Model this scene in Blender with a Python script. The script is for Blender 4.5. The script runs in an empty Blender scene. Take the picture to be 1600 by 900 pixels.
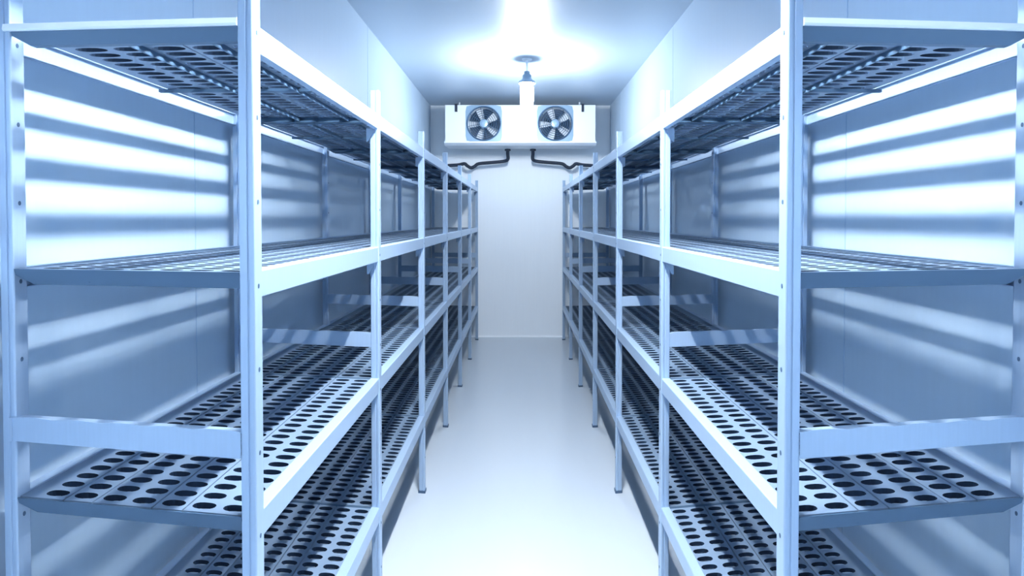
import bpy, bmesh, math, random
from mathutils import Vector
random.seed(4)
S = bpy.context.scene
COL = S.collection
PI = math.pi

# ---------------------------------------------------------------- camera, light, exposure
F = 892.0                     # focal length in pixels of a 1600 px wide frame
EYE = 1.52
PITCH = math.radians(1.0)
cam_d = bpy.data.cameras.new('camera'); cam = bpy.data.objects.new('camera', cam_d)
COL.objects.link(cam); S.camera = cam
cam.location = (0, 0, EYE); cam.rotation_euler = (PI/2 - PITCH, 0, 0)
cam_d.sensor_width = 36.0; cam_d.lens = F * 36 / 1600
cam_d.shift_x = -13/1600; cam_d.shift_y = -(108 - F*math.tan(PITCH))/1600
cam_d.clip_start = 0.01

W = bpy.data.worlds.new('world'); S.world = W; W.use_nodes = True
bg = W.node_tree.nodes['Background']
bg.inputs[0].default_value = (0.38, 0.61, 0.95, 1); bg.inputs[1].default_value = 0.20
LAMP_E = 300.0
TUBE_E = 950.0
LAMP_C = (0.89, 0.95, 1.0, 1)
S.view_settings.view_transform = 'Standard'; S.view_settings.look = 'None'
S.view_settings.gamma = 1.0; S.view_settings.use_curve_mapping = False
S.view_settings.exposure = 0.0

# ---------------------------------------------------------------- materials
def mat(name, col, rough=0.5, metal=0.0, noise=0.0, nscale=(1, 1, 1), bump=0.0, emit=None, es=0.0, spec=0.5, rvar=0.0):
    m = bpy.data.materials.new(name); m.use_nodes = True
    nt = m.node_tree; b = nt.nodes['Principled BSDF']
    b.inputs['Roughness'].default_value = rough; b.inputs['Metallic'].default_value = metal
    b.inputs['Specular IOR Level'].default_value = spec
    tc = nt.nodes.new('ShaderNodeTexCoord'); mp = nt.nodes.new('ShaderNodeMapping')
    mp.inputs['Scale'].default_value = nscale
    nz = nt.nodes.new('ShaderNodeTexNoise'); nz.inputs['Scale'].default_value = 6; nz.inputs['Detail'].default_value = 4
    nt.links.new(tc.outputs['Object'], mp.inputs[0]); nt.links.new(mp.outputs[0], nz.inputs['Vector'])
    rp = nt.nodes.new('ShaderNodeValToRGB')
    rp.color_ramp.elements[0].position = 0.3; rp.color_ramp.elements[1].position = 0.7
    rp.color_ramp.elements[0].color = tuple(c*(1-noise) for c in col) + (1,)
    rp.color_ramp.elements[1].color = tuple(min(1, c*(1+noise)) for c in col) + (1,)
    nt.links.new(nz.outputs[0], rp.inputs[0]); nt.links.new(rp.outputs[0], b.inputs['Base Color'])
    if rvar:
        mr = nt.nodes.new('ShaderNodeMapRange'); mr.inputs[3].default_value = rough-rvar; mr.inputs[4].default_value = rough+rvar
        mr.inputs[1].default_value = .3; mr.inputs[2].default_value = .7
        nt.links.new(nz.outputs[0], mr.inputs[0]); nt.links.new(mr.outputs[0], b.inputs['Roughness'])
    if bump:
        bp = nt.nodes.new('ShaderNodeBump'); bp.inputs['Strength'].default_value = bump; bp.inputs['Distance'].default_value = .002
        nt.links.new(nz.outputs[0], bp.inputs['Height']); nt.links.new(bp.outputs[0], b.inputs['Normal'])
    if emit:
        b.inputs['Emission Color'].default_value = emit; b.inputs['Emission Strength'].default_value = es
    m['_b'] = 1
    return m

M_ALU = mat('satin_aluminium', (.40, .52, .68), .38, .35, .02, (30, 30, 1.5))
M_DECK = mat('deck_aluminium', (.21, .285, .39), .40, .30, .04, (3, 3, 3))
M_HOLE_SHADE = mat('hole_edge_shade', (.010, .020, .040), .9, spec=.1)  # shade inside the deck holes, put into the colour of their walls
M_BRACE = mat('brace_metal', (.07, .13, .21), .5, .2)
M_PALE = mat('pale_metal', (.80, .87, .94), .45, .05, .02, (3, 3, 3))  # lighter in colour than the other rack metal
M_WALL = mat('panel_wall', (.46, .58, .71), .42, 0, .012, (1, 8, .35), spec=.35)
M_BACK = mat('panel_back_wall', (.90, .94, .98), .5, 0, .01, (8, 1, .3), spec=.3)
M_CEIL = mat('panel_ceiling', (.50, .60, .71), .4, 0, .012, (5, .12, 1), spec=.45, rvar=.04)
M_FLOOR = mat('epoxy_floor', (.57, .62, .68), .20, 0, .008, (1.5, .12, 1), spec=.5)
M_CASE = mat('cooler_casing', (.82, .88, .95), .4, 0, .01)
M_PLATE = mat('fan_plate', (.25, .37, .50), .4, .2, .03)
M_GUARD = mat('fan_guard_wire', (.06, .12, .21), .4, .5)
M_BLADE = mat('fan_blade', (.025, .05, .09), .5, .2)
M_HUB = mat('fan_hub', (.26, .38, .52), .35, .3)
M_DARK = mat('black_rubber', (.012, .022, .045), .6)
M_SCREW = mat('dark_slot', (.07, .12, .20), .5, .3)
M_SEAM = mat('seam_sealant', (.38, .52, .68), .6)
M_GLASS = mat('glowing_lamp_glass', (.9, .95, 1), .3, 0, emit=LAMP_C, es=LAMP_E)
M_TUBE = mat('glowing_tube', (.9, .95, 1), .3, 0, emit=LAMP_C, es=TUBE_E)
M_CAP = mat('lamp_cap', (.16, .24, .34), .5, .2)

# ---------------------------------------------------------------- mesh helpers
def link(name, bm, mats, parent=None, loc=(0, 0, 0), smooth=False, bevel=0):
    bmesh.ops.recalc_face_normals(bm, faces=bm.faces)
    me = bpy.data.meshes.new(name); bm.to_mesh(me); bm.free()
    for m in (mats if isinstance(mats, (list, tuple)) else [mats]): me.materials.append(m)
    if smooth:
        for p in me.polygons: p.use_smooth = True
    o = bpy.data.objects.new(name, me); COL.objects.link(o); o.location = loc
    if parent: o.parent = parent
    if bevel:
        md = o.modifiers.new('bevel', 'BEVEL'); md.width = bevel; md.segments = 2; md.limit_method = 'ANGLE'
    return o
def empty(name, loc=(0, 0, 0), parent=None):
    o = bpy.data.objects.new(name, None); COL.objects.link(o); o.location = loc; o.empty_display_size = .1
    if parent: o.parent = parent
    return o
def tag(o, label=None, cat=None, group=None, kind=None):
    for k, v in (('label', label), ('category', cat), ('group', group), ('kind', kind)):
        if v: o[k] = v
    return o
def box(bm, x0, x1, y0, y1, z0, z1, mi=0):
    vs = [bm.verts.new((x, y, z)) for x in (x0, x1) for y in (y0, y1) for z in (z0, z1)]
    for f in ((0, 1, 3, 2), (4, 6, 7, 5), (0, 4, 5, 1), (2, 3, 7, 6), (0, 2, 6, 4), (1, 5, 7, 3)):
        bm.faces.new([vs[i] for i in f]).material_index = mi
def prism(bm, pts, lo, hi, axis, mi=0):
    """closed outline pts in the plane across `axis`, extruded from lo to hi"""
    def P(p, t):
        if axis == 'x': return (t, p[0], p[1])
        if axis == 'y': return (p[0], t, p[1])
        return (p[0], p[1], t)
    a = [bm.verts.new(P(p, lo)) for p in pts]; b = [bm.verts.new(P(p, hi)) for p in pts]
    n = len(pts)
    bm.faces.new(a).material_index = mi; bm.faces.new(b[::-1]).material_index = mi
    for i in range(n): bm.faces.new((a[i], a[(i+1) % n], b[(i+1) % n], b[i])).material_index = mi
def lathe(bm, prof, seg=32, axis='z', c=(0, 0, 0), mi=0):
    rings = []
    for r, t in prof:
        ring = []
        for k in range(seg):
            a = 2*PI*k/seg; u, v = r*math.cos(a), r*math.sin(a)
            p = (u, v, t) if axis == 'z' else (u, t, v)
            ring.append(bm.verts.new((p[0]+c[0], p[1]+c[1], p[2]+c[2])))
        rings.append(ring)
    for a, b in zip(rings, rings[1:]):
        for k in range(seg): bm.faces.new((a[k], a[(k+1) % seg], b[(k+1) % seg], b[k])).material_index = mi
    bm.faces.new(rings[0][::-1]).material_index = mi; bm.faces.new(rings[-1]).material_index = mi
def torus(bm, R, r, c, axis='y', seg=48, ms=8):
    g = []
    for i in range(seg):
        a = 2*PI*i/seg; row = []
        for j in range(ms):
            b = 2*PI*j/ms; q = R + r*math.cos(b)
            row.append(bm.verts.new((c[0]+q*math.cos(a), c[1]+r*math.sin(b), c[2]+q*math.sin(a))))
        g.append(row)
    for i in range(seg):
        for j in range(ms):
            bm.faces.new((g[i][j], g[(i+1) % seg][j], g[(i+1) % seg][(j+1) % ms], g[i][(j+1) % ms]))
def tube(bm, pts, r, seg=12):
    pts = [Vector(p) for p in pts]; rings = []
    for i, p in enumerate(pts):
        d = (pts[min(i+1, len(pts)-1)] - pts[max(i-1, 0)]).normalized()
        up = Vector((0, 1, 0)) if abs(d.y) < .9 else Vector((0, 0, 1))
        a = d.cross(up).normalized(); b = d.cross(a)
        rings.append([bm.verts.new(p + r*(math.cos(2*PI*k/seg)*a + math.sin(2*PI*k/seg)*b)) for k in range(seg)])
    for A, B in zip(rings, rings[1:]):
        for k in range(seg): bm.faces.new((A[k], A[(k+1) % seg], B[(k+1) % seg], B[k]))
    bm.faces.new(rings[0][::-1]); bm.faces.new(rings[-1])
def smooth_path(pts, n=6):
    P = [Vector(p) for p in pts]; P = [P[0]*2-P[1]] + P + [P[-1]*2-P[-2]]; out = []
    for i in range(1, len(P)-2):
        for k in range(n):
            t = k/n; a, b, c, d = P[i-1:i+3]
            out.append(.5*((2*b)+(c-a)*t+(2*a-5*b+4*c-d)*t*t+(3*b-a-3*c+d)*t**3))
    out.append(P[-2]); return out

# ---------------------------------------------------------------- room
XW, YB, YF, H = 1.15, 7.33, -2.2, 2.97
def slab(name, x0, x1, y0, y1, z0, z1, m):
    bm = bmesh.new(); box(bm, x0, x1, y0, y1, z0, z1)
    return tag(link(name, bm, m), kind='structure')
slab('floor', -XW-.1, XW+.1, YF, YB+.1, -.1, 0, M_FLOOR)
slab('ceiling', -XW-.1, XW+.1, YF, YB+.1, H, H+.1, M_CEIL)
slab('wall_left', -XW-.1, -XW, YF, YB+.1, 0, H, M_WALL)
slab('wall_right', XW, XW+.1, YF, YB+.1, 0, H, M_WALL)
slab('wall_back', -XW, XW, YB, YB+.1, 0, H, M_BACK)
n = 1
for s in (-1, 1):                                   # narrow sealed joints between wall panels
    for y in (2.02, 4.32, 6.6):
        xi = s*XW
        slab('trim_%d' % n, min(xi, xi-s*.0012), max(xi, xi-s*.0012), y-.0025, y+.0025, .0, H, M_SEAM); n += 1
bm = bmesh.new(); prism(bm, [(YB, 0), (YB-.02, 0), (YB-.006, .008), (YB, .022)], -XW, XW, 'x')
tag(link('baseboard_back', bm, M_BACK), kind='structure')

# ---------------------------------------------------------------- shelving rows
X0, DEP, Y0, BAY, NB, K = .53, .591, 1.136, 1.0, 6, .156
PW, PD, PH = .033, .036, 2.0
LEVELS = [.43, .92, 1.415, 1.912]
def skew(bm, s, tilt=0):
    for v in bm.verts:
        u, w, z = v.co
        v.co = (s*(X0+u), w + K*u, z + tilt*max(0, u-PW)/(DEP-PW))
def post_bm(s, wall_side):
    bm = bmesh.new(); c = .003; g = .0025
    # rounded channel outline with a shallow groove down the front and the aisle face
    o = [(c, 0), (.010, 0), (.0115, g), (.0145, g), (.016, 0), (PW-c, 0), (PW-.001, .001), (PW, c),
         (PW, .012), (PW-g, .0135), (PW-g, .0225), (PW, .024), (PW, PD-c), (PW-c, PD), (c, PD), (.001, PD-.001), (0, PD-c), (0, c), (.001, .001)]
    prism(bm, o, 0.012, PH, 'z')
    box(bm, -.004 if not wall_side else 0, PW+.003, -.003, PD+.003, 0, .014, 1)        # rubber foot
    for k in range(12):                                                        # fixing slots, 0.17 apart
        z = EYE + .034 - .17*k + .34
        if z < .1 or z > PH-.04: continue
        for ax in (('u',) if not wall_side else ('u',)):
            prof = [(.0034*math.cos(t*PI/5), .005*math.sin(t*PI/5)) for t in range(10)]
            if ax == 'u' : prism(bm, [(p[0]+PD*.5, p[1]+z) for p in prof], -.0008, .002, 'x', 1)
            else: prism(bm, [(p[0]+.024, p[1]+z) for p in prof], -.0008, .002, 'y', 1)
    if wall_side:
        for v in bm.verts: v.co.x += DEP-PW
    skew(bm, s); return bm
def channel(bm, z, h, lip, u0, sgn, v0, v1, t=.0025):
    """C channel along the row, web at u0, lips turned toward sgn"""
    a, b, L = u0, u0+sgn*t, u0+sgn*lip
    o = [(a+sgn*.002, z), (L, z), (L, z-t), (b, z-t), (b, z-h+t), (L, z-h+t), (L, z-h), (a+sgn*.002, z-h), (a, z-h+.002), (a, z-.002)]
    prism(bm, o, v0, v1, 'y')
def rail_bm(s, z, aisle, tilt):
    bm = bmesh.new(); v0, v1 = PD-.001, BAY+.001
    if aisle:
        channel(bm, z, .056, .018 if tilt else PW-.002, .002, 1, v0, v1)
        for va, vb in ((v1-.004, v1-.001), (v0+.001, v0+.004)):
            prism(bm, [(.012, z-.054), (.046, z-.054), (.046, z-.104), (.040, z-.104)], va, vb, 'y')
    else:
        channel(bm, z, .046, .012 if tilt else PW-.004, DEP-.004, -1, v0, v1)
    skew(bm, s, tilt); return bm
def shelf_bm(s, z, tilt):
    bm = bmesh.new()
    uA, uB = PW+.001, DEP-PW-.001
    for e in (0, 1):                                    # end channels, web leaning back, lower corner cut off at the wall side
        f = (lambda v: v) if not e else (lambda v: BAY-v)
        up = [(uA, -.0025), (uB, -.0025), (uB, -.016), (uB-.040, -.036), (uA, -.036)]
        def W(t): return [bm.verts.new((u, f(.0005 + t + (-.0025-w)*.3), z+w)) for u, w in up]
        p, q = W(0), W(.0025)
        bm.faces.new(p); bm.faces.new(q[::-1])
        for i in range(5): bm.faces.new((p[i], p[(i+1) % 5], q[(i+1) % 5], q[i]))
        y0, y1 = sorted((f(.013), f(.026))); box(bm, uA, uB-.04, y0, y1, z-.036, z-.034)
    for u in ((.110, .307) if tilt else (.167, .378)):                                 # stringers tying the channels together
        box(bm, u, u+.004, .008, BAY-.008, z-.030, z-.017)
    for v in (.5,):                                      # cross rib under the deck
        box(bm, uA, uB, v, v+.012, z-.026, z-.017)
    skew(bm, s, tilt); return bm
def plank_bm(s, z, cols, pitch, a, b, u0, u1, tilt, top=False, nrow=23, vp=.0425, T=.013):
    """perforated plank: one cell per hole, real openings through a plate T thick"""
    bm = bmesh.new(); v0, v1 = (.038, BAY-.003) if top else (.008, BAY-.008)
    nrow = 22 if top else nrow; zt, zb = z-.0025, z-.0025-T
    N = 16; vm = (v1-v0-nrow*vp)/2
    vb = [v0+vm+i*vp for i in range(nrow+1)]
    ub = [cols[0]-pitch/2] + [c+pitch/2 for c in cols]
    ub[0] = u0; ub[-1] = u1
    cache = {}
    def V(u, v, zz):
        k = (round(u, 5), round(v, 5), zz)
        if k not in cache: cache[k] = bm.verts.new((u, v, zz))
        return cache[k]
    for zz in (zt, zb):
        for ci, c in enumerate(cols):
            ua, ue = ub[ci], ub[ci+1]
            for lo, hi in ((v0, vb[0]), (vb[-1], v1)):
                bm.faces.new((V(ua, lo, zz), V(ue, lo, zz), V(ue, hi, zz), V(ua, hi, zz)))
            for r in range(nrow):
                cv = (vb[r]+vb[r+1])/2
                el = []
                for k in range(N):
                    t = 2*PI*(k+.5)/N
                    ct, st = math.cos(t), math.sin(t)
                    el.append(V(c+a*math.copysign(abs(ct)**.85, ct), cv+b*math.copysign(abs(st)**.85, st), zz))
                q = N//4
                cor = [V(ue, vb[r+1], zz), V(ua, vb[r+1], zz), V(ua, vb[r], zz), V(ue, vb[r], zz)]
                # quadrants: k 0..3 (+u,+v), 4..7 (-u,+v), 8..11 (-u,-v), 12..15 (+u,-v)
                for qd in range(4):
                    seg = el[qd*q:(qd+1)*q]
                    for i in range(q-1): bm.faces.new((cor[qd], seg[i+1], seg[i]))
                    nxt = el[((qd+1)*q) % N]
                    bm.faces.new((cor[qd], cor[(qd+1) % 4], nxt, seg[-1]))
                if zz == zt: cache.setdefault('el', []).append([v.co.copy() for v in el])
    for el in cache['el']:
        for k in range(N):
            p, q2 = el[k], el[(k+1) % N]
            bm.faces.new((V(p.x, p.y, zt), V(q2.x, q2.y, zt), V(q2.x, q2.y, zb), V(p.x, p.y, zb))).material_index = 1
    for u in (u0, u1):
        ys = [v0]+vb+[v1]
        for y0_, y1_ in zip(ys, ys[1:]):
            bm.faces.new((V(u, y0_, zt), V(u, y1_, zt), V(u, y1_, zb), V(u, y0_, zb)))
    for v in (v0, v1):
        for ua, ue in zip(ub, ub[1:]):
            bm.faces.new((V(ua, v, zt), V(ue, v, zt), V(ue, v, zb), V(ua, v, zb)))
    skew(bm, s, tilt); return bm
def tie_bm(s):
    bm = bmesh.new(); z1, z0 = EYE-.425, EYE-.482
    u0, u1 = PW-.001, DEP-PW+.012
    n = 36; top = []
    for i in range(n+1):                                  # upper edge scalloped in imitation of light falling through the deck holes
        t = i/n; top.append((u1+(u0-u1)*t, z1 - .0035*(1-abs(math.sin(PI*5*t)))))
    o = [(u0, z0), (u1, z0+.004)] + top
    prism(bm, o, -.003, .0, 'y')
    box(bm, u0, u1, .0, .022, z1-.0065, z1-.0045)
    box(bm, u1-.008, u1, -.006, -.003, z0+.004, z1-.004)
    skew(bm, s); return bm
def topbar_bm(s):                                         # rounded front lip of the top shelf
    bm = bmesh.new(); z = LEVELS[3]+.010
    o = [(-.006, z-.014), (-.004, z-.003), (.004, z), (.010, z), (.010, z-.003), (.001, z-.014), (.001, z-.018), (-.004, z-.018)]
    prism(bm, o, PW-.001, DEP-.020, 'x')
    skew(bm, s, .016); return bm

def row(s, label):
    root = tag(empty('shelving_rack', (0, Y0, 0)), label, 'shelving rack', 'rows of storage racking along the cold room')
    R = {}
    def put(name, key, maker, mats, parent, yo, bevel=0):
        if key not in R:
            o = link(name, maker(), mats, parent, (0, yo, 0)); R[key] = o
        else:
            o = R[key].copy(); COL.objects.link(o); o.parent = parent; o.location = (0, yo, 0)
        return o
    for i in range(NB+1):
        y = i*BAY
        put('post', 'pa', lambda: post_bm(s, False), [M_ALU, M_SCREW], root, y)
        put('post', 'pw', lambda: post_bm(s, True), [M_ALU, M_SCREW], root, y)
        put('tie_bar', 'tb', lambda: tie_bm(s), M_ALU, root, y)
    put('top_bar', 'top', lambda: topbar_bm(s), M_PALE, root, 0)
    for i in range(NB):
        for li, z in enumerate(LEVELS):
            top = li == 3; tilt = .016 if top else 0
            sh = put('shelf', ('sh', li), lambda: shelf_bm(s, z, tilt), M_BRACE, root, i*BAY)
            put('rail', ('ra', li), lambda: rail_bm(s, z, True, tilt), M_ALU, sh, 0)
            put('rail', ('rw', li), lambda: rail_bm(s, z, False, tilt), M_ALU, sh, 0)
            uL, uR = (.0205, .530) if top else (PW+.001, DEP-PW-.001)
            if top:
                cols = [.063+.0985*k for k in range(5)]; g = [[0, 1], [2], [3, 4]]; pitch, a = .0985, .040
            else:
                pitch, a = .0703, .0262
                cols = [.0635+pitch*k for k in range(7)]; g = [[0, 1], [2], [3, 4], [5], [6]]
            for gi, cs in enumerate(g):
                c0, c1 = cols[cs[0]], cols[cs[-1]]
                lo = uL if gi == 0 else c0-pitch/2+.0018
                hi = uR if gi == len(g)-1 else (c1+pitch/2-.0018)
                put('deck_panel', ('dk', li, gi), lambda: plank_bm(s, z, [cols[c] for c in cs], pitch, a, .0155 if top else .0132, lo, hi, tilt, top), [M_DECK, M_HOLE_SHADE], sh, 0)
    return root
row(-1, 'long silver rack with perforated shelves standing along the left wall')
row(1, 'long silver rack with perforated shelves standing along the right wall')

# ---------------------------------------------------------------- cooling unit
ZB, ZT, YC = EYE+.90, EYE+1.345, 6.75
EV = tag(empty('evaporator_unit', (.0, YC, ZB)), 'white two-fan cooling unit hung from the ceiling at the back wall', 'cooling unit')
hw = .89
bm = bmesh.new(); fh = ZT-ZB; holes = ((-.43, .224), (.41, .224)); R0 = .192
# casing: front plate with round openings, sides, top, back
def plate_with_holes():
    N = 32
    xs = [-hw, -.645, -.215, .195, .625, hw]
    def q(pts): bm.faces.new([bm.verts.new(p) for p in pts])
    for i in range(5):
        a, b = xs[i], xs[i+1]
        if i in (1, 3):
            cx, cz = holes[0 if i == 1 else 1]
            out = []
            for k in range(N):
                t = 2*PI*k/N; c, s_ = math.cos(t), math.sin(t); m_ = 1/max(abs(c), abs(s_))
                px = cx + (b-cx if c > 0 else cx-a)*c*m_; pz = cz + (fh-.006-cz if s_ > 0 else cz-.006)*s_*m_
                out.append((px, pz))
            for k in range(N):
                t, t2 = 2*PI*k/N, 2*PI*(k+1)/N
                q([(out[k][0], 0, out[k][1]), (out[(k+1) % N][0], 0, out[(k+1) % N][1]),
                   (cx+R0*math.cos(t2), 0, cz+R0*math.sin(t2)), (cx+R0*math.cos(t), 0, cz+R0*math.sin(t))])
                q([(cx+R0*math.cos(t), 0, cz+R0*math.sin(t)), (cx+R0*math.cos(t2), 0, cz+R0*math.sin(t2)),
                   (cx+R0*math.cos(t2), .12, cz+R0*math.sin(t2)), (cx+R0*math.cos(t), .12, cz+R0*math.sin(t))])
            for z0, z1 in ((0, .006), (fh-.006, fh)): q([(a, 0, z0), (b, 0, z0), (b, 0, z1), (a, 0, z1)])
        else: q([(a, 0, 0), (b, 0, 0), (b, 0, fh), (a, 0, fh)])
plate_with_holes()
box(bm, -hw, hw, .12, .46, 0, fh); box(bm, -hw, -hw+.004, .0, .12, 0, fh); box(bm, hw-.004, hw, 0, .12, 0, fh)
box(bm, -hw, hw, .0, .12, fh-.004, fh); box(bm, -hw, hw, 0, .12, 0, .004)
link('casing', bm, M_CASE, EV)
bm = bmesh.new(); prism(bm, [(-.012, .012), (-.012, -.004), (.04, -.030), (.44, -.022), (.47, .0), (.47, .0)][:5], -hw-.008, hw+.008, 'x')
tr = link('drip_tray', bm, M_CASE, EV)
bm = bmesh.new(); box(bm, -.20, .18, -.006, 0, .215, fh-.012)
link('access_panel', bm, M_CASE, EV, bevel=.003)
for cx, cz in holes:
    # square mounting plate with a round opening
    bm = bmesh.new(); N = 32; h2 = .214
    for k in range(N):
        t, t2 = 2*PI*k/N, 2*PI*(k+1)/N
        def sq(t):
            c, s_ = math.cos(t), math.sin(t); m_ = min(1/max(abs(c), abs(s_)), 1.33); return (cx+h2*c*m_, cz+h2*s_*m_)
        for y in (-.006, -.001):
            a, b = sq(t), sq(t2)
            bm.faces.new([bm.verts.new(p) for p in ((a[0], y, a[1]), (b[0], y, b[1]), (cx+R0*math.cos(t2), y, cz+R0*math.sin(t2)), (cx+R0*math.cos(t), y, cz+R0*math.sin(t)))])
        for f in (sq, lambda t: (cx+R0*math.cos(t), cz+R0*math.sin(t))):
            a, b = f(t), f(t2)
            bm.faces.new([bm.verts.new(p) for p in ((a[0], -.006, a[1]), (b[0], -.006, b[1]), (b[0], -.001, b[1]), (a[0], -.001, a[1]))])
    bmesh.ops.remove_doubles(bm, verts=bm.verts, dist=1e-5)
    fan = link('fan', bm, M_PLATE, EV); fan['label'] = 'grey-blue fan behind a round wire guard'
    bm = bmesh.new()
    for R in (.196, .170, .145, .120, .095, .070): torus(bm, R, .0085 if R > .19 else .003, (cx, -.012, cz), ms=6)
    for k in range(8):
        a = PI*2*k/8+.2
        tube(bm, [(cx+.045*math.cos(a), -.014, cz+.045*math.sin(a)), (cx+.19*math.cos(a), -.014, cz+.19*math.sin(a))], .003, 6)
    link('fan_guard', bm, M_GUARD, fan, smooth=True)
    bm = bmesh.new()
    for k in range(5):
        a0 = 2*PI*k/5; rows_ = []
        for i in range(6):
            r = .05+.13*i/5; w = .30+.16*i/5*1.2; rr = []
            for j in range(5):
                a = a0+w*(j/4-.5)*1.6; rr.append((cx+r*math.cos(a), .055+.03*(j/4-.5), cz+r*math.sin(a)))
            rows_.append(rr)
        for off in (0, .003):
            g = [[bm.verts.new((p[0], p[1]+off, p[2])) for p in rr] for rr in rows_]
            for i in range(5):
                for j in range(4): bm.faces.new((g[i][j], g[i+1][j], g[i+1][j+1], g[i][j+1]))
    link('fan_blades', bm, M_BLADE, fan, smooth=True)
    bm = bmesh.new(); lathe(bm, [(.02, -.022), (.045, -.018), (.055, -.006), (.055, .05)], 24, 'y', (cx, 0, cz))
    link('hub', bm, M_HUB, fan, smooth=False)
for x in (-.755, .735):
    bm = bmesh.new()
    box(bm, x-.014, x+.014, -.012, -.001, fh-.085, fh+.004)
    box(bm, x-.018, x+.018, -.012, .05, fh, fh+.006)
    link('hanger_bracket', bm, M_DARK, EV)
    bm = bmesh.new(); box(bm, x-.008, x+.008, .37, .39, fh, H-ZB); link('hanger_rod', bm, M_CASE, EV)

# insulated pipes on the back wall
for s, word, lab in ((-1, 'left', 'black insulated pipe running from the cooling unit toward the left rack'), (1, 'right', 'black insulated pipe running from the cooling unit toward the right rack')):
    yy = 7.16
    pts = [(s*.155, 7.02, EYE+.855), (s*.155, 7.05, EYE+.80), (s*.155, 7.13, EYE+.745), (s*.20, yy, EYE+.722), (s*.36, yy, EYE+.705), (s*.52, yy, EYE+.690), (s*.575, yy, EYE+.655), (s*.62, yy, EYE+.640),
           (s*.665, yy, EYE+.665), (s*.70, yy, EYE+.690), (s*.78, yy, EYE+.675), (s*.95, yy, EYE+.665), (s*(XW-.004), yy, EYE+.66)]
    bm = bmesh.new(); tube(bm, smooth_path(pts, 5), .021)
    p = tag(link('insulated_pipe', bm, M_DARK, smooth=True), lab, 'pipe', 'pipes below the cooling unit')
    bm = bmesh.new(); lathe(bm, [(.036, EYE+.835), (.036, EYE+.856)], 16, 'z', (s*.155, 7.02, 0)); link('pipe_collar', bm, M_DARK, p)

# ---------------------------------------------------------------- pendant lamps
def lamp(x, y, label):
    z0 = EYE+1.0
    r = tag(empty('pendant_lamp', (x, y, z0)), label, 'lamp', 'bulkhead lamps down the middle of the ceiling')
    bm = bmesh.new(); lathe(bm, [(.018, 0), (.042, .006), (.056, .03), (.060, .08), (.060, .19), (.052, .225), (.046, .24)], 32)
    link('lamp_glass', bm, M_GLASS, r, smooth=True)
    bm = bmesh.new(); lathe(bm, [(.076, .226), (.074, .244), (.050, .262), (.040, .275), (.040, .30), (.026, .315), (.026, .335)], 24)
    link('lamp_cap', bm, M_CAP, r)
    bm = bmesh.new(); lathe(bm, [(.010, .33), (.010, H-z0-.016), (.045, H-z0-.012), (.045, H-z0)], 16)
    link('stem', bm, M_CASE, r)
lamp(.06, 5.2, 'glowing white pendant lamp on a short stem in front of the cooling unit')
def tube_lamp(y0, y1, label):
    z = EYE+1.12
    r = tag(empty('tube_lamp', (0, (y0+y1)/2, z)), label, 'lamp', 'tube lamps over the front of the aisle')
    h = (y1-y0)/2
    bm = bmesh.new(); lathe(bm, [(.016, -h+.03), (.018, -h+.035), (.018, h-.035), (.016, h-.03)], 20, 'y'); link('glowing_tube', bm, M_TUBE, r, smooth=True)
    bm = bmesh.new(); [prism(bm, [(e*.253, -.165), (e*.250, -.165), (e*.022, .05), (e*.022, .084), (e*.066, .084)], -h, h, 'y') for e in (-1, 1)]
    for yb in (-h*.6, h*.6): box(bm, -.03, .03, yb-.01, yb+.01, .070, .084)
    link('reflector_tray', bm, M_CAP, r)
    for e in (-1, 1):
        bm = bmesh.new(); box(bm, -.028, .028, min(e*h, e*(h-.031)), max(e*h, e*(h-.031)), -.03, .062); link('end_cap', bm, M_CASE, r)
        bm = bmesh.new(); lathe(bm, [(.006, .084), (.006, H-z)], 10, 'z', (0, e*h*.6, 0)); link('hanger_rod', bm, M_CAP, r)
tube_lamp(.85, 2.15, 'hanging tube lamp over the front of the aisle, above the picture')
tube_lamp(-2.0, -1.45, 'added unseen tube lamp behind the viewer')  # unseen lamp, added to light the rack fronts
